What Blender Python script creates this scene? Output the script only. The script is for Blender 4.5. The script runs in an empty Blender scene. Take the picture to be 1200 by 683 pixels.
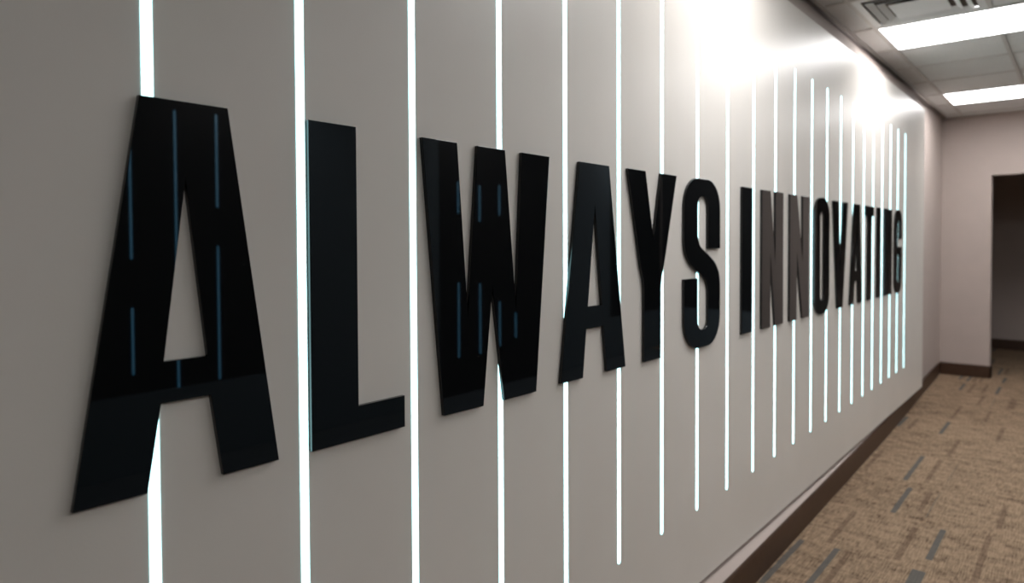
import bpy, bmesh, math, random
from mathutils import Vector, Matrix

random.seed(7)
scene = bpy.context.scene
col = scene.collection

# ------------------------------------------------------------------ camera
# world: X runs along the sign wall away from the camera, Y towards the sign wall, Z up, floor at 0
EYE = 1.442                        # eye height
YAW, PITCH, ROLL = 0.66447253, -0.02393596, -0.00344414
FPX, PPX, PPY = 807.449, 643.20, 302.764      # focal length and principal point in pixels of 1200 x 683
cam_data = bpy.data.cameras.new('camera')
cam = bpy.data.objects.new('camera', cam_data)
col.objects.link(cam)
cam_data.sensor_fit = 'HORIZONTAL'
cam_data.sensor_width = 36.0
cam_data.lens = FPX / 1200 * 36.0
cam_data.shift_x = -(PPX - 600) / 1200
cam_data.shift_y = -(341.5 - PPY) / 1200
cam_data.clip_start = 0.05
cam_data.dof.use_dof = True
cam_data.dof.focus_distance = 1.5
cam_data.dof.aperture_fstop = 2.8
_f = Vector((math.cos(YAW) * math.cos(PITCH), math.sin(YAW) * math.cos(PITCH), math.sin(PITCH)))
_r = Vector((math.sin(YAW), -math.cos(YAW), 0))
_u = _r.cross(_f)
_c, _s = math.cos(ROLL), math.sin(ROLL)
_R, _U = _c * _r + _s * _u, -_s * _r + _c * _u
cam.matrix_world = Matrix(((_R.x, _U.x, -_f.x, 0), (_R.y, _U.y, -_f.y, 0), (_R.z, _U.z, -_f.z, EYE), (0, 0, 0, 1)))
scene.camera = cam

# ------------------------------------------------------------------ world and exposure
world = bpy.data.worlds.new('world')
scene.world = world
world.use_nodes = True
world.node_tree.nodes['Background'].inputs[0].default_value = (0, 0, 0, 1)
world.node_tree.nodes['Background'].inputs[1].default_value = 0.0
scene.view_settings.view_transform = 'Standard'
scene.view_settings.look = 'None'
scene.view_settings.gamma = 1.0
scene.view_settings.use_curve_mapping = False
scene.view_settings.exposure = 0.12
TROFFER = 11.5                      # ceiling light diffuser strength
LED = 3.0                          # light strip strength

# ------------------------------------------------------------------ material helpers
def mat(name, color, rough=0.6, spec=0.5, emit=None, strength=0):
    m = bpy.data.materials.new(name)
    m.use_nodes = True
    b = m.node_tree.nodes['Principled BSDF']
    b.inputs['Base Color'].default_value = (*color, 1)
    b.inputs['Roughness'].default_value = rough
    b.inputs['Specular IOR Level'].default_value = spec
    if emit:
        b.inputs['Emission Color'].default_value = (*emit, 1)
        b.inputs['Emission Strength'].default_value = strength
    return m

def noisy(m, scale, c0, c1, bump=0.0, bscale=None, coord='Object', detail=4, stretch=(1, 1, 1), bdist=0.002):
    nt = m.node_tree; N = nt.nodes; L = nt.links
    b = N['Principled BSDF']
    tc = N.new('ShaderNodeTexCoord'); mp = N.new('ShaderNodeMapping')
    mp.inputs['Scale'].default_value = stretch
    L.new(tc.outputs[coord], mp.inputs[0])
    n = N.new('ShaderNodeTexNoise'); n.inputs['Scale'].default_value = scale; n.inputs['Detail'].default_value = detail
    L.new(mp.outputs[0], n.inputs['Vector'])
    r = N.new('ShaderNodeValToRGB')
    r.color_ramp.elements[0].position = 0.3; r.color_ramp.elements[1].position = 0.7
    r.color_ramp.elements[0].color = (*c0, 1); r.color_ramp.elements[1].color = (*c1, 1)
    L.new(n.outputs['Fac'], r.inputs[0]); L.new(r.outputs[0], b.inputs['Base Color'])
    if bump:
        n2 = N.new('ShaderNodeTexNoise'); n2.inputs['Scale'].default_value = bscale or scale * 6; n2.inputs['Detail'].default_value = 3
        L.new(mp.outputs[0], n2.inputs['Vector'])
        bp = N.new('ShaderNodeBump'); bp.inputs['Strength'].default_value = bump; bp.inputs['Distance'].default_value = bdist
        L.new(n2.outputs['Fac'], bp.inputs['Height']); L.new(bp.outputs[0], b.inputs['Normal'])
    return m

M = {}
M['panel'] = noisy(mat('panel_laminate', (0.70, 0.667, 0.62), 0.36, 0.26), 3, (0.685, 0.652, 0.605), (0.72, 0.687, 0.64), 0.06, 260)
M['wall'] = noisy(mat('wall_paint', (0.42, 0.36, 0.33), 0.75), 4, (0.45, 0.38, 0.345), (0.48, 0.405, 0.37), 0.08, 300)
M['wall_dark'] = noisy(mat('dark_wall_paint', (0.012, 0.012, 0.013), 0.6), 4, (0.010, 0.010, 0.011), (0.014, 0.014, 0.015))
M['wall_low'] = mat('grey_dado', (0.13, 0.17, 0.20), 0.6)
M['base'] = noisy(mat('baseboard_brown', (0.045, 0.024, 0.014), 0.45), 30, (0.042, 0.018, 0.009), (0.058, 0.027, 0.013))
M['letter'] = mat('black_acrylic', (0.0025, 0.003, 0.0035), 0.02, 0.5)
M['led'] = mat('led_diffuser', (0.8, 0.85, 0.85), 0.4, 0.3, (0.50, 0.94, 1.0), LED)
M['led_blue'] = mat('led_diffuser_blue', (0.5, 0.7, 0.8), 0.4, 0.3, (0.08, 0.55, 1.0), 1.0)
M['troffer'] = mat('troffer_diffuser', (0.9, 0.9, 0.9), 0.5, 0.3, (1.0, 0.985, 0.985), TROFFER)
M['white_metal'] = mat('white_metal', (0.80, 0.82, 0.83), 0.45)
M['cross_tee'] = mat('cross_tee', (0.62, 0.62, 0.61), 0.5)
M['carpet_grey'] = noisy(mat('carpet_grey', (0.12, 0.14, 0.15), 0.95, 0.1), 60, (0.072, 0.088, 0.10), (0.10, 0.118, 0.13))
M['tile'] = noisy(mat('ceiling_tile', (0.6, 0.6, 0.58), 0.9, 0.2), 60, (0.75, 0.775, 0.78), (0.81, 0.835, 0.84), 0.25, 220)
M['void'] = mat('duct_dark', (0.12, 0.095, 0.075), 0.8)
M['slab'] = mat('subfloor', (0.05, 0.042, 0.035), 0.9)
M['ceil_slab'] = mat('ceiling_void', (0.12, 0.12, 0.12), 0.9)

def carpet_material():
    m = bpy.data.materials.new('carpet')
    m.use_nodes = True
    nt = m.node_tree; N = nt.nodes; L = nt.links
    b = N['Principled BSDF']
    b.inputs['Roughness'].default_value = 0.95
    b.inputs['Specular IOR Level'].default_value = 0.1
    def math_(op, a, bb=None, c=None):
        n = N.new('ShaderNodeMath'); n.operation = op
        for i, v in enumerate((a, bb, c)):
            if v is None: continue
            if isinstance(v, (int, float)): n.inputs[i].default_value = v
            else: L.new(v, n.inputs[i])
        return n.outputs[0]
    tc = N.new('ShaderNodeTexCoord'); sep = N.new('ShaderNodeSeparateXYZ')
    L.new(tc.outputs['Object'], sep.inputs[0])
    info = N.new('ShaderNodeObjectInfo')
    rnd = info.outputs['Random']
    # stripes laid along X over the length of a tile, or half of it, in columns of 2.7 cm
    cy = math_('FLOOR', math_('DIVIDE', sep.outputs['Y'], 0.027))
    comb = N.new('ShaderNodeCombineXYZ')
    L.new(cy, comb.inputs[1]); L.new(math_('MULTIPLY', rnd, 91.7), comb.inputs[2])
    wn = N.new('ShaderNodeTexWhiteNoise'); wn.noise_dimensions = '3D'
    L.new(comb.outputs[0], wn.inputs['Vector'])
    wsep = N.new('ShaderNodeSeparateColor'); L.new(wn.outputs['Color'], wsep.inputs[0])
    # each stripe starts and ends at its own place on the tile
    s0 = math_('MULTIPLY_ADD', wsep.outputs[1], 0.14, -0.30)
    s1 = math_('MULTIPLY_ADD', wsep.outputs[2], -0.14, 0.30)
    within = math_('MULTIPLY', math_('GREATER_THAN', sep.outputs['X'], s0), math_('LESS_THAN', sep.outputs['X'], s1))
    stripe = math_('MULTIPLY', math_('GREATER_THAN', wn.outputs['Value'], 0.938), within)
    brown = math_('MULTIPLY', math_('LESS_THAN', wn.outputs['Value'], 0.07), within)
    # woven ground: blotches and fine ribs along X
    n1 = N.new('ShaderNodeTexNoise'); n1.inputs['Scale'].default_value = 55; n1.inputs['Detail'].default_value = 6; n1.inputs['Roughness'].default_value = 0.7
    geo = N.new('ShaderNodeNewGeometry'); mp = N.new('ShaderNodeMapping'); mp.inputs['Scale'].default_value = (0.45, 1.0, 1.0)
    L.new(geo.outputs['Position'], mp.inputs[0]); L.new(mp.outputs[0], n1.inputs['Vector'])
    n2 = N.new('ShaderNodeTexNoise'); n2.inputs['Scale'].default_value = 1.0; n2.inputs['Detail'].default_value = 2
    mp2 = N.new('ShaderNodeMapping'); mp2.inputs['Scale'].default_value = (12, 190, 1)
    L.new(geo.outputs['Position'], mp2.inputs[0]); L.new(mp2.outputs[0], n2.inputs['Vector'])
    mp3 = N.new('ShaderNodeMapping'); mp3.inputs['Scale'].default_value = (190, 30, 1)
    n3 = N.new('ShaderNodeTexNoise'); n3.inputs['Scale'].default_value = 1.0; n3.inputs['Detail'].default_value = 2
    L.new(geo.outputs['Position'], mp3.inputs[0]); L.new(mp3.outputs[0], n3.inputs['Vector'])
    f = math_('ADD', math_('MULTIPLY', n1.outputs['Fac'], 0.6), math_('MULTIPLY', n2.outputs['Fac'], 0.85))
    f = math_('ADD', f, math_('MULTIPLY', n3.outputs['Fac'], 0.25))
    # pale scuffed weave across the ribs, in patches
    n4 = N.new('ShaderNodeTexNoise'); n4.inputs['Scale'].default_value = 1.0; n4.inputs['Detail'].default_value = 5; n4.inputs['Roughness'].default_value = 0.75
    mp4 = N.new('ShaderNodeMapping'); mp4.inputs['Scale'].default_value = (18, 6, 1); mp4.inputs['Location'].default_value = (3.1, 7.7, 0)
    L.new(geo.outputs['Position'], mp4.inputs[0]); L.new(mp4.outputs[0], n4.inputs['Vector'])
    f = math_('ADD', f, math_('MULTIPLY', math_('SUBTRACT', n4.outputs['Fac'], 0.5), 0.95))
    f = math_('ADD', f, math_('MULTIPLY', math_('SUBTRACT', rnd, 0.5), 0.08))
    r = N.new('ShaderNodeValToRGB')
    r.color_ramp.elements[0].position = 0.55; r.color_ramp.elements[1].position = 1.15
    r.color_ramp.elements[0].color = (0.075, 0.047, 0.029, 1); r.color_ramp.elements[1].color = (0.33, 0.233, 0.156, 1)
    L.new(f, r.inputs[0])
    def mix(fac, a, c):
        n = N.new('ShaderNodeMix'); n.data_type = 'RGBA'
        L.new(fac, n.inputs['Factor']); L.new(a, n.inputs['A']); n.inputs['B'].default_value = (*c, 1)
        return n.outputs['Result']
    c = mix(math_('MULTIPLY', stripe, 0.85), r.outputs[0], (0.085, 0.088, 0.085))
    c = mix(math_('MULTIPLY', brown, 0.5), c, (0.10, 0.062, 0.042))
    L.new(c, b.inputs['Base Color'])
    bp = N.new('ShaderNodeBump'); bp.inputs['Strength'].default_value = 0.5; bp.inputs['Distance'].default_value = 0.002
    L.new(f, bp.inputs['Height']); L.new(bp.outputs[0], b.inputs['Normal'])
    return m
M['carpet'] = carpet_material()

# ------------------------------------------------------------------ geometry helpers
def box(bm, x0, x1, y0, y1, z0, z1):
    v = [bm.verts.new((x, y, z)) for x in (x0, x1) for y in (y0, y1) for z in (z0, z1)]
    for f in ((0, 1, 3, 2), (4, 6, 7, 5), (0, 4, 5, 1), (2, 3, 7, 6), (0, 2, 6, 4), (1, 5, 7, 3)):
        bm.faces.new([v[i] for i in f])
    return v

def mesh_from(bm, name, material, bevel=0.0, seg=1):
    bmesh.ops.recalc_face_normals(bm, faces=bm.faces)
    if bevel:
        bmesh.ops.bevel(bm, geom=list(bm.edges), offset=bevel, segments=seg, affect='EDGES', profile=0.5)
    me = bpy.data.meshes.new(name)
    bm.to_mesh(me); bm.free()
    me.materials.append(material)
    return me

def link(name, me, parent=None, loc=(0, 0, 0)):
    o = bpy.data.objects.new(name, me)
    col.objects.link(o)
    o.location = loc
    if parent: o.parent = parent
    return o

def boxes(name, bxs, material, parent=None, loc=(0, 0, 0), bevel=0.0):
    bm = bmesh.new()
    for b in bxs: box(bm, *b)
    return link(name, mesh_from(bm, name, material, bevel), parent, loc)

def prism(name, plan, z0, z1, material, parent=None):
    """closed plan polygon (x, y) extruded from z0 to z1; z1 may be a list with one height per corner"""
    bm = bmesh.new()
    n = len(plan)
    tops = z1 if isinstance(z1, (list, tuple)) else [z1] * n
    lo = [bm.verts.new((x, y, z0)) for x, y in plan]
    hi = [bm.verts.new((x, y, t)) for (x, y), t in zip(plan, tops)]
    bm.faces.new(lo); bm.faces.new(hi)
    for i in range(n):
        j = (i + 1) % n
        bm.faces.new((lo[i], lo[j], hi[j], hi[i]))
    return link(name, mesh_from(bm, name, material), parent)

def structure(o, label, cat):
    o['kind'] = 'structure'; o['label'] = label; o['category'] = cat
    return o

def tag(o, label, cat, group=None):
    o['label'] = label; o['category'] = cat
    if group: o['group'] = group
    return o

def empty(name, loc):
    o = bpy.data.objects.new(name, None)
    o.empty_display_size = 0.1
    col.objects.link(o); o.location = loc
    return o

# ------------------------------------------------------------------ the setting
CEIL = 2.761
PANEL_Y = 1.14                      # front of the display panel
WALL_Y = 1.254                      # wall behind it
END_X = 8.48                        # end wall
FAR_X = 10.9                        # wall across the passage behind the end wall
OPP_Y = -2.41                       # wall on the other side of the room
BACK_X = -3.2
OPEN_Y0, OPEN_Y1, OPEN_Z = -0.35, 0.80, 2.12

# floor: slab and carpet tiles
floor = boxes('floor', [(BACK_X, FAR_X, OPP_Y - 0.4, 3.2, -0.12, -0.008)], M['slab'])
structure(floor, 'tan carpet tile floor with blue grey dashes along the hall', 'floor')
T = 0.60
bm = bmesh.new(); box(bm, -T / 2, T / 2, -T / 2, T / 2, 0, 0.009)
bmesh.ops.bevel(bm, geom=[e for e in bm.edges if min(v.co.z for v in e.verts) > 0.005], offset=0.0015, segments=1, affect='EDGES')
tile_me = mesh_from(bm, 'carpet_tile', M['carpet'])
grey_me = tile_me.copy(); grey_me.materials.clear(); grey_me.materials.append(M['carpet_grey'])
nx0 = int(math.floor((BACK_X) / T))
x = 3.95 - T * 10
while x < FAR_X:
    y = 0.95 + T * 3
    while y > OPP_Y - 0.3:
        # only tiles that lie on the open floor
        inside = (y - T / 2 < 1.13 and x < END_X) or (x + T / 2 > END_X)
        if inside and x - T / 2 > BACK_X and x + T / 2 < FAR_X + 0.3:
            o = link('carpet_tile', tile_me if y > -1.3 or x > END_X - 0.5 else grey_me, floor, (x + T / 2, y, -0.0085))
            o.rotation_euler.z = 0 if random.random() < 0.5 else math.pi
        y -= T
    x += T

# left wall, panel, base
wl = boxes('wall_left', [(BACK_X, END_X, WALL_Y, WALL_Y + 0.12, -0.05, CEIL + 0.1)], M['wall'])
structure(wl, 'taupe painted wall behind the sign panel', 'wall')
PANEL_X1, PANEL_Z0, PANEL_Z1 = 6.79, 0.153, 2.590
panel = boxes('display_panel', [(BACK_X + 0.02, PANEL_X1, PANEL_Y, WALL_Y - 0.001, PANEL_Z0, PANEL_Z1)], M['panel'], bevel=0.003)
tag(panel, 'long pale satin wall panel carrying black letters and light strips', 'wall panel')

bm = bmesh.new()
prof = [(PANEL_Y + 0.004, PANEL_Z1 + 0.001), (1.232, CEIL - 0.004), (WALL_Y - 0.002, CEIL - 0.004), (WALL_Y - 0.002, PANEL_Z1 + 0.001)]
ends = [[bm.verts.new((x, y, z)) for y, z in prof] for x in (BACK_X + 0.02, PANEL_X1)]
for i in range(4):
    j = (i + 1) % 4
    bm.faces.new((ends[0][i], ends[0][j], ends[1][j], ends[1][i]))
bm.faces.new(ends[0]); bm.faces.new(ends[1])
structure(link('trim_3', mesh_from(bm, 'trim_3', M['wall'])), 'tan sloping strip between the top of the sign panel and the ceiling', 'trim')

def base_front(x):                  # the base line drifts out from the panel towards the near end
    return 1.141 + (x - 5.205) * 0.0221 if x < 5.45 else 1.1464 + (x - 5.45) * (WALL_Y - 0.004 - 1.1464) / (8.47 - 5.45)
BH = 0.131
xs = [BACK_X + 0.02, 0, 2.8, 5.45, 6.6]
plan = [(a, base_front(a) + 0.012) for a in xs] + [(6.6, WALL_Y - 0.001), (BACK_X + 0.02, WALL_Y - 0.001)]
lower = prism('trim_1', plan, 0.001, [BH - 0.002] * len(xs) + [PANEL_Z0 - 0.002] * 2, M['wall'])
structure(lower, 'grey sloping ledge between the sign panel and the brown baseboard', 'trim')
def baseboard(name, pts, label, side):
    """pts: front line; side: unit vector pointing back into the wall"""
    bmx = bmesh.new(); t = 0.0115; rows = []
    for (x, y) in pts:
        bx, by = x + side[0] * t, y + side[1] * t
        cx, cy = x + side[0] * 0.004, y + side[1] * 0.004
        rows.append([bmx.verts.new(p) for p in ((x, y, 0.001), (x, y, BH - 0.008), (cx, cy, BH), (bx, by, BH), (bx, by, 0.001))])
    for a, b in zip(rows[:-1], rows[1:]):
        for i in range(5):
            j = (i + 1) % 5
            bmx.faces.new((a[i], a[j], b[j], b[i]))
    bmx.faces.new(rows[0]); bmx.faces.new(rows[-1])
    return structure(link(name, mesh_from(bmx, name, M['base'])), label, 'baseboard')
baseboard('baseboard_left', [(a, base_front(a)) for a in xs + [7.5, 8.462]], 'dark brown baseboard running under the sign panel', (0, 1))

# end wall with the doorway, header and jamb in one piece
ew = boxes('wall_end', [(END_X, END_X + 0.14, OPEN_Y1, 3.2, -0.05, CEIL + 0.1),
                        (END_X, END_X + 0.14, OPEN_Y0, OPEN_Y1, OPEN_Z, CEIL + 0.1),
                        (END_X, END_X + 0.14, OPP_Y - 0.3, OPEN_Y0, -0.05, CEIL + 0.1)], M['wall'])
structure(ew, 'taupe end wall with an open doorway', 'wall')
baseboard('baseboard_end', [(END_X - 0.012, WALL_Y - 0.002), (END_X - 0.012, OPEN_Y1 - 0.012)], 'dark brown baseboard on the short wall beside the doorway', (1, 0))
baseboard('baseboard_jamb', [(END_X - 0.012, OPEN_Y1 - 0.012), (END_X + 0.14, OPEN_Y1 - 0.012)], 'dark brown baseboard turning into the doorway', (0, 1))
fw = boxes('wall_far', [(FAR_X, FAR_X + 0.12, OPP_Y - 0.3, 3.2, -0.05, CEIL + 0.1)], M['wall'])
structure(fw, 'mauve taupe wall seen through the doorway', 'wall')
baseboard('baseboard_far', [(FAR_X - 0.012, 3.1), (FAR_X - 0.012, OPP_Y)], 'dark brown baseboard on the wall beyond the doorway', (1, 0))
pw = boxes('wall_passage', [(END_X + 0.14, FAR_X, 3.08, 3.2, -0.05, CEIL + 0.1)], M['wall'])
structure(pw, 'taupe side wall of the passage beyond the doorway', 'wall')
# opposite wall (seen only as reflections in the letters): dark, grey dado, grey doors, blue light lines
ow = boxes('wall_right', [(BACK_X, FAR_X, OPP_Y - 0.12, OPP_Y, -0.05, CEIL + 0.1)], M['wall_dark'])
structure(ow, 'dark wall facing the sign across the room', 'wall')
dado = boxes('trim_2', [(BACK_X, 4.29, OPP_Y, OPP_Y + 0.015, 0.001, 0.50), (6.15, END_X - 0.04, OPP_Y, OPP_Y + 0.015, 0.001, 0.50)], M['wall_low'])
structure(dado, 'grey dado along the dark wall', 'trim')
for i, (a, b) in enumerate(((2.98, 4.29), (6.15, 7.12))):
    d = boxes('door_%d' % (i + 1), [(a, b, OPP_Y + 0.016, OPP_Y + 0.05, 0.002, 2.5)], M['wall_low'])
    structure(d, 'wide grey door in the dark wall', 'door')
d3 = empty('door_3', (END_X, -1.7, 0))
d3['kind'] = 'structure'; d3['label'] = 'dark glazed door in the end wall'; d3['category'] = 'door'
boxes('door_glass', [(-0.03, -0.012, -0.68, 0.62, 0.55, 2.6)], M['wall_dark'], d3)
boxes('door_panel', [(-0.034, -0.012, -0.68, 0.62, 0.03, 0.548)], M['wall_low'], d3)
bw = boxes('wall_back', [(BACK_X - 0.12, BACK_X, OPP_Y - 0.3, WALL_Y + 0.12, -0.05, CEIL + 0.1)], M['wall'])
structure(bw, 'taupe wall at the near end of the room', 'wall')

# ceiling: slab above, tee grid and lay-in tiles
ceiling = boxes('ceiling', [(BACK_X, FAR_X, OPP_Y - 0.3, 3.2, CEIL + 0.07, CEIL + 0.16)], M['ceil_slab'])
structure(ceiling, 'suspended ceiling of square white lay-in tiles', 'ceiling')
G = 0.61
GX = [4.64 + G * k for k in range(-12, 7)]           # cross lines
GY = [1.06 - G * k for k in range(0, 6)]             # lines along the hall
lights = [(4.64, 1.06), (7.08, 1.06), (2.20, 1.06), (4.64, -1.38), (7.08, -1.38), (2.20, -1.38), (-0.24, -1.38)]
IN_VIEW = {(4.64, 1.06), (7.08, 1.06)}
vent_at = (4.03, 1.06)
taken = set()
for (lx, ly) in lights:
    for q in (0, 1): taken.add((round(lx, 2), round(ly - G * q, 2)))
taken.add((round(vent_at[0], 2), round(vent_at[1], 2)))
tile_meshes = {}
def ceiling_tile(x0, x1, y0, y1):
    w, d = round(x1 - x0, 3), round(y1 - y0, 3)
    if (w, d) not in tile_meshes:
        bmx = bmesh.new(); box(bmx, -w / 2, w / 2, -d / 2, d / 2, 0, 0.016)
        tile_meshes[(w, d)] = mesh_from(bmx, 'ceiling_tile', M['tile'])
    link('ceiling_tile', tile_meshes[(w, d)], ceiling, ((x0 + x1) / 2, (y0 + y1) / 2, CEIL))
xsg = [BACK_X] + [g for g in GX if g > BACK_X + 0.05] + [END_X]
ysg = [1.210] + GY + [OPP_Y]
ysg = [y for i, y in enumerate(ysg) if y >= OPP_Y]
for xa, xb in zip(xsg[:-1], xsg[1:]):
    for ya, yb in zip(ysg[:-1], ysg[1:]):
        if (round(xa, 2), round(ya, 2)) in taken or ya - yb < 0.03 or xb - xa < 0.03: continue
        ceiling_tile(xa + 0.004, xb - 0.004, yb + 0.004, ya - 0.004)
ceiling_tile(END_X + 0.15, FAR_X, -2.4, 3.0)
tb = 0.012
for y in GY:
    if y > OPP_Y + 0.05:
        # runs between the lights that cross this line
        cuts = sorted(lx for lx, ly in lights if abs(ly - G - y) < 0.05)
        a = BACK_X + 0.01
        for c in cuts + [None]:
            b = END_X - 0.01 if c is None else c - 0.004
            if b - a > 0.05: boxes('main_tee', [(a, b, -tb, tb, -0.007, 0.0)], M['cross_tee'], ceiling, (0, y, CEIL))
            if c is not None: a = c + G + 0.004
def tee_spans(x):
    """stretches of a cross line that no light covers"""
    return [(ya, yb) for ya, yb in zip(ysg[:-1], ysg[1:]) if ya - yb > 0.05]
for x in GX:
    if x < BACK_X + 0.05: continue
    for ya, yb in tee_spans(x):
        ya = min(ya, 1.19)
        boxes('cross_tee', [(-tb, tb, yb + tb, ya - tb, -0.0065, 0.0)], M['cross_tee'], ceiling, (x, 0, CEIL))
# wall angle: a flange that leaves an open reveal against the wall
boxes('wall_angle', [(BACK_X + 0.01, END_X - 0.005, 1.192, 1.210, -0.008, 0.0)], M['cross_tee'], ceiling, (0, 0, CEIL))
boxes('wall_angle', [(END_X - 0.022, END_X - 0.0005, OPP_Y + 0.01, WALL_Y - 0.03, -0.007, 0.0)], M['cross_tee'], ceiling, (0, 0, CEIL))

# ------------------------------------------------------------------ ceiling fixtures
LIGHT_LABEL = {
    (2.20, 1.06): 'long white ceiling light above the letters Y and S',
    (2.20, -1.38): 'long white ceiling light across the room from the letter S',
    (4.64, -1.38): 'long white ceiling light across the room from the letter T',
    (7.08, -1.38): 'long white ceiling light in front of the dark glazed door',
    (-0.24, -1.38): 'long white ceiling light across the room from the first letter A',
    (4.64, 1.06): 'long white ceiling light next to the square air vent',
    (7.08, 1.06): 'long white ceiling light next to the end wall with the doorway',
}
def troffer(lx, ly):
    off = '' if (lx, ly) in IN_VIEW else '_offscreen'
    root = empty('ceiling_light' + off, (lx + G / 2, ly - G, CEIL))
    a, b = G / 2 - 0.008, G - 0.008
    r = 0.012
    boxes('frame', [(-a, a, -b, -b + r, -0.009, 0.012), (-a, a, b - r, b, -0.009, 0.012),
                    (-a, -a + r, -b + r, b - r, -0.009, 0.012), (a - r, a, -b + r, b - r, -0.009, 0.012)], M['white_metal'], root)
    boxes('diffuser' + off, [(-a + r, a - r, -b + r, b - r, -0.006, 0.002)], M['troffer'], root)
    tag(root, LIGHT_LABEL.get((lx, ly), 'long white ceiling light further out over the room'), 'ceiling light', 'recessed ceiling lights')
for (lx, ly) in lights: troffer(lx, ly)

def air_vent(x0, y0):
    root = empty('air_vent', (x0 + G / 2, y0 - G / 2, CEIL))
    tag(root, 'square white louvred air vent in the ceiling beside the light', 'air vent')
    h = G / 2 - 0.012
    def ring(name, h_out, h_in, z_out, z_in, th=0.003, material=M['white_metal']):
        bmx = bmesh.new()
        def sq(h_, z): return [bmx.verts.new((sx * h_, sy * h_, z)) for sx, sy in ((-1, -1), (1, -1), (1, 1), (-1, 1))]
        A, B, C, E_ = sq(h_out, z_out), sq(h_in, z_in), sq(h_in, z_in + th), sq(h_out, z_out + th)
        for P, Q in ((A, B), (B, C), (C, E_), (E_, A)):
            for i in range(4):
                j = (i + 1) % 4
                bmx.faces.new((P[i], P[j], Q[j], Q[i]))
        return link(name, mesh_from(bmx, name, material), root)
    ring('frame', h, h - 0.038, -0.008, -0.008, 0.006)
    ring('louvre', h - 0.056, h - 0.086, -0.016, 0.002)
    ring('louvre', h - 0.106, h - 0.136, -0.018, 0.000)
    boxes('centre_plate', [(-h + 0.156, h - 0.156, -h + 0.156, h - 0.156, -0.018, -0.014)], M['white_metal'], root)
    boxes('plenum', [(-h + 0.02, h - 0.02, -h + 0.02, h - 0.02, 0.013, 0.018)], M['void'], root)
air_vent(*vent_at)

# ------------------------------------------------------------------ light strips
STRIP_X = [0.4575, 0.7176, 0.9832, 1.2593, 1.5289, 1.8041, 2.0768, 2.3456, 2.615, 2.8878, 3.1502, 3.411, 3.6785, 3.9436,
           4.2102, 4.4739, 4.7341, 4.9787, 5.233, 5.4854, 5.7313, 5.9922]
SZ0, SZ1, SW = EYE - 1.003, EYE + 0.84, 0.0165
STRIP_LABEL = [
    'white light strip passing behind the left part of the first letter A',
    'white light strip hugging the left edge of the letter L',
    'white light strip in the gap between the letters L and W',
    'white light strip behind the middle of the letter W',
    'white light strip behind the left leg of the second letter A',
    'white light strip behind the right leg of the second letter A',
    'white light strip along the right side of the letter Y stem',
    'white light strip showing through the middle of the letter S',
    'white light strip in the gap between the two words',
    'white light strip between the first letter I and the N after it',
    'white light strip behind the right stroke of the first letter N',
    'white light strip behind the left half of the second letter N',
    'white light strip between the second letter N and the O',
    'white light strip behind the right side of the letter O',
    'white light strip in the notch of the letter V',
    'white light strip behind the left of the last letter A',
    'white light strip between the last letter A and the T',
    'white light strip under the right arm of the letter T',
    'white light strip between the last letter I and the last N',
    'pale cyan light strip behind the last letter N',
    'pale cyan light strip behind the letter G',
    'pale cyan light strip just past the letter G, last of the row',
]
def strip_mesh(name, w, z0, z1, depth, material):
    bmx = bmesh.new(); r = w / 2; pts = []
    for k in range(9):
        a = math.pi * k / 8; pts.append((r * math.cos(a), z1 - r + r * math.sin(a)))
    for k in range(9):
        a = math.pi + math.pi * k / 8; pts.append((r * math.cos(a), z0 + r + r * math.sin(a)))
    fr = [bmx.verts.new((x, -depth, z)) for x, z in pts]; bk = [bmx.verts.new((x, 0, z)) for x, z in pts]
    bmx.faces.new(fr); bmx.faces.new(bk[::-1])
    n = len(pts)
    for i in range(n): bmx.faces.new((fr[i], bk[i], bk[(i + 1) % n], fr[(i + 1) % n]))
    return mesh_from(bmx, name, material)
sm = strip_mesh('light_strip', SW, 0, SZ1 - SZ0, 0.0012, M['led'])
for x, lab in zip(STRIP_X, STRIP_LABEL):
    o = link('light_strip', sm, None, (x, PANEL_Y, SZ0))
    tag(o, lab, 'light strip', 'vertical light strips in the sign panel')
# matching light lines on the facing wall, broken by its own dark lettering
LINES = [(1.765, (-0.10, 0.58), (-0.82, -0.40)), (2.035, (-0.30, 0.86), (-0.95, -0.72)), (2.305, (0.24, 0.87), (-0.93, -0.02)),
         (4.58, (0.27, 0.57), (-1.09, -0.38)), (4.87, (0.20, 0.55), (-1.09, -0.40)), (5.155, (0.27, 0.57), (-1.05, -0.60)), (5.40, (0.30, 0.57), (-0.99, -0.73))]
for x, *segs in LINES:
    for z0, z1 in segs:
        o = link('facing_light_line_offscreen', strip_mesh('facing_light_line_offscreen', 0.013, z0, z1, 0.004, M['led_blue']), None, (x, OPP_Y, EYE)); o.rotation_euler.z = math.pi
        where = 'upper' if z1 > 0 else 'lower'
        tag(o, where + ' blue light line on the dark wall facing the sign', 'light strip', where + ' blue light lines on the facing wall')

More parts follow.
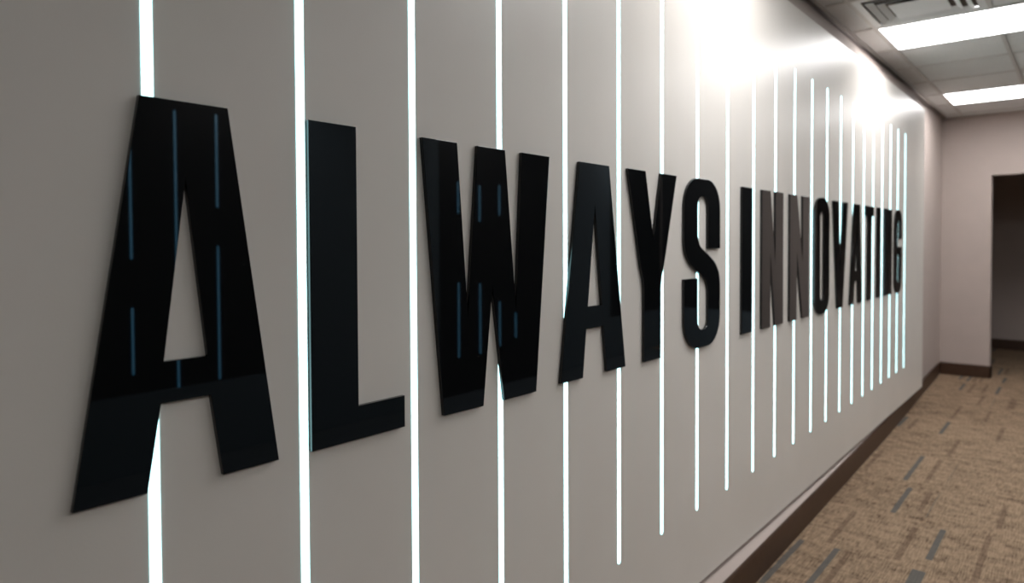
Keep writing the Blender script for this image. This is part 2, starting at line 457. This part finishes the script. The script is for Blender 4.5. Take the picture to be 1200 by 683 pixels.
# ------------------------------------------------------------------ letters
Z1, Z0 = 0.226, -0.388              # cap line and base line, relative to the eye
ST = 0.107                          # stroke
THICK = 0.010
def shape_A(bl, br, tl, tr, leg=0.103):
    h = Z1 - Z0
    def lerp(z, a, b): return a + (b - a) * (z - Z0) / h         # edge from bottom a to top b
    zc0, zc1, za = -0.250, -0.186, 0.105
    il = lambda z: lerp(z, bl + leg, tl + leg)
    ir = lambda z: lerp(z, br - leg, tr - leg)
    # inner edges run slightly steeper than the outer ones so that the counter closes at za
    mid = (il(za) + ir(za)) / 2
    def inl(z): return bl + leg + (mid - bl - leg) * (z - Z0) / (za - Z0)
    def inr(z): return br - leg + (mid - br + leg) * (z - Z0) / (za - Z0)
    outer = [(tl, Z1), (tr, Z1), (br, Z0), (br - leg, Z0), (inr(zc0), zc0), (inl(zc0), zc0), (bl + leg, Z0), (bl, Z0)]
    hole = [(mid, za), (inl(zc1), zc1), (inr(zc1), zc1)]
    return [outer, hole]
def shape_L(x0, x1, s=ST): return [[(x0, Z1), (x0 + s, Z1), (x0 + s, -0.322), (x1, -0.322), (x1, Z0), (x0, Z0)]]
def shape_I(x0, x1): return [[(x0, Z1), (x1, Z1), (x1, Z0), (x0, Z0)]]
def shape_N(x0, x1, s=0.104):
    a, b = x0 + s, x1 - s
    return [[(x0, Z0), (x0, Z1), (a, Z1), (b, -0.10), (b, Z1), (x1, Z1), (x1, Z0), (b, Z0), (a, -0.06), (a, Z0)]]
def shape_T(x0, x1, s=0.098):
    m = (x0 + x1) / 2
    return [[(x0, Z1), (x1, Z1), (x1, 0.163), (m + s / 2, 0.163), (m + s / 2, Z0), (m - s / 2, Z0), (m - s / 2, 0.163), (x0, 0.163)]]
def shape_V(x0, x1, b0, b1, s=0.102):
    m = (b0 + b1) / 2
    return [[(x0, Z1), (x0 + s, Z1), (m, -0.19), (x1 - s, Z1), (x1, Z1), (b1, Z0), (b0, Z0)]]
def arc(cx, cz, r, a0, a1, n=8):
    return [(cx + r * math.cos(math.radians(a0 + (a1 - a0) * k / n)), cz + r * math.sin(math.radians(a0 + (a1 - a0) * k / n))) for k in range(n + 1)]
def rrect(x0, x1, z0, z1, r):       # counter clockwise from the right
    return arc(x1 - r, z1 - r, r, 0, 90) + arc(x0 + r, z1 - r, r, 90, 180) + arc(x0 + r, z0 + r, r, 180, 270) + arc(x1 - r, z0 + r, r, 270, 360)
def shape_O(x0, x1, s=0.1): return [rrect(x0, x1, Z0 - 0.006, Z1 + 0.006, 0.105), rrect(x0 + s, x1 - s, -0.322, 0.160, 0.032)[::-1]]
def smooth(pts, n=5):               # Catmull-Rom through the points
    out = []
    P = [pts[0]] + pts + [pts[-1]]
    for i in range(1, len(P) - 2):
        p0, p1, p2, p3 = P[i - 1:i + 3]
        for k in range(n):
            t = k / n
            out.append(tuple(0.5 * (2 * p1[j] + (p2[j] - p0[j]) * t + (2 * p0[j] - 5 * p1[j] + 4 * p2[j] - p3[j]) * t * t + (3 * p1[j] - p0[j] - 3 * p2[j] + p3[j]) * t ** 3) for j in (0, 1)))
    out.append(pts[-1])
    return out
def shape_S(x0, x1):
    w = x1 - x0; s = 0.108; r = 0.11; ri = 0.035; t = Z1 + 0.006; b = Z0 - 0.006; za = -0.027
    cz = (t + b) / 2
    half = [(w, za)] + arc(w - r, t - r, r, 0, 90) + arc(r, t - r, r, 90, 180)
    half += smooth([(0, cz + 0.085), (0.010, cz + 0.042), (0.045, cz + 0.002), (0.095, cz - 0.026), (0.145, cz - 0.048), (0.178, cz - 0.068), (w - s, cz - 0.100)])
    half += arc(w - s - ri, b + 0.066 + ri, ri, 0, -90) + arc(s + ri, b + 0.066 + ri, ri, 270, 180)
    half += [(s, 2 * cz - za)]
    other = [(w - px, 2 * cz - pz) for px, pz in half]
    return [[(x0 + px, pz) for px, pz in half + other]]
def shape_G(x0, x1, s=0.098):
    r, ri = 0.105, 0.032; t = Z1 + 0.006; b = Z0 - 0.006; top_i, bot_i = 0.158, -0.320
    g1, g0, barz = 0.015, -0.045, -0.105
    m = (x0 + x1) / 2 - 0.002
    p = [(x1, g1)] + arc(x1 - r, t - r, r, 0, 90) + arc(x0 + r, t - r, r, 90, 180) + arc(x0 + r, b + r, r, 180, 270) + arc(x1 - r, b + r, r, 270, 360)
    p += [(x1, g0), (m, g0), (m, barz), (x1 - s, barz)]
    p += arc(x1 - s - ri, bot_i + ri, ri, 360, 270) + arc(x0 + s + ri, bot_i + ri, ri, 270, 180)
    p += arc(x0 + s + ri, top_i - ri, ri, 180, 90) + arc(x1 - s - ri, top_i - ri, ri, 90, 0)
    p += [(x1 - s, g1)]
    return [p]

def letter(loops, label):
    cx = (min(p[0] for p in loops[0]) + max(p[0] for p in loops[0])) / 2
    cu = bpy.data.curves.new('sign_letter', 'CURVE')
    cu.dimensions = '2D'; cu.fill_mode = 'BOTH'
    bev = 0.0008
    cu.extrude = THICK / 2 - bev; cu.bevel_depth = bev; cu.bevel_resolution = 1; cu.offset = -bev
    for lp in loops:
        sp = cu.splines.new('POLY'); sp.points.add(len(lp) - 1); sp.use_cyclic_u = True
        for q, (px, pz) in zip(sp.points, lp): q.co = (px - cx, pz, 0, 1)
    tmp = bpy.data.objects.new('tmp', cu); col.objects.link(tmp)
    dg = bpy.context.evaluated_depsgraph_get(); dg.update()
    me = bpy.data.meshes.new_from_object(tmp.evaluated_get(dg))
    bpy.data.objects.remove(tmp); bpy.data.curves.remove(cu)
    me.name = 'sign_letter'
    # curve plane x, y -> world x, z; thickness along -y
    me.transform(Matrix(((1, 0, 0, 0), (0, 0, -1, 0), (0, 1, 0, 0), (0, 0, 0, 1))))
    me.materials.clear(); me.materials.append(M['letter'])
    for p in me.polygons: p.use_smooth = False
    o = link('sign_letter', me, None, (cx, PANEL_Y - THICK / 2, EYE))
    tag(o, label, 'letter', 'black letters of the wall sign')
    return o

LETTERS = [
    ([[(0.442, 0.224), (0.578, 0.224), (0.662, -0.386), (0.562, -0.386), (0.543, -0.249), (0.466, -0.249), (0.4445, -0.383), (0.345, -0.383)],
      [(0.508, 0.100), (0.471, -0.184), (0.539, -0.184)]], 'large glossy black letter A, first of the sign, before the L'),
    (shape_L(0.7285, 0.949, 0.1045), 'large glossy black letter L between the first A and the W'),
    ([[(1.003, Z1), (1.107, Z1), (1.1385, -0.17), (1.174, Z1), (1.270, Z1), (1.309, -0.17), (1.334, Z1), (1.447, Z1),
       (1.388, Z0 - 0.002), (1.264, Z0 - 0.002), (1.222, -0.106), (1.189, Z0 - 0.002), (1.062, Z0)]], 'large glossy black letter W, broadest of the sign'),
    (shape_A(1.494, 1.828, 1.585, 1.737, 0.105), 'glossy black letter A between the W and the Y'),
    ([[(1.844, 0.228), (1.952, 0.228), (2.004, 0.004), (2.055, 0.228), (2.166, 0.228), (2.079, -0.070), (2.060, -0.118), (2.054, -0.150), (2.0525, -0.391),
       (1.9435, -0.391), (1.9435, -0.150), (1.938, -0.122), (1.922, -0.080)]], 'glossy black letter Y'),
    (shape_S(2.223, 2.526), 'glossy black letter S ending the first word'),
    (shape_I(2.742, 2.853), 'glossy black letter I starting the second word'),
    (shape_N(2.962, 3.232), 'glossy black letter N right after the first I'),
    (shape_N(3.322, 3.615), 'glossy black letter N right before the O'),
    (shape_O(3.700, 3.966, 0.099), 'glossy black letter O'),
    (shape_V(4.036, 4.334, 4.126, 4.234), 'glossy black letter V between the O and the last A'),
    (shape_A(4.385, 4.668, 4.476, 4.612, 0.09), 'glossy black letter A between the V and the T'),
    (shape_T(4.752, 4.960), 'glossy black letter T'),
    (shape_I(5.060, 5.158), 'glossy black letter I between the T and the last N'),
    (shape_N(5.272, 5.508, 0.094), 'glossy black letter N right before the G'),
    (shape_G(5.596, 5.850), 'glossy black letter G ending the sign'),
]
for loops, lab in LETTERS: letter(loops, lab)
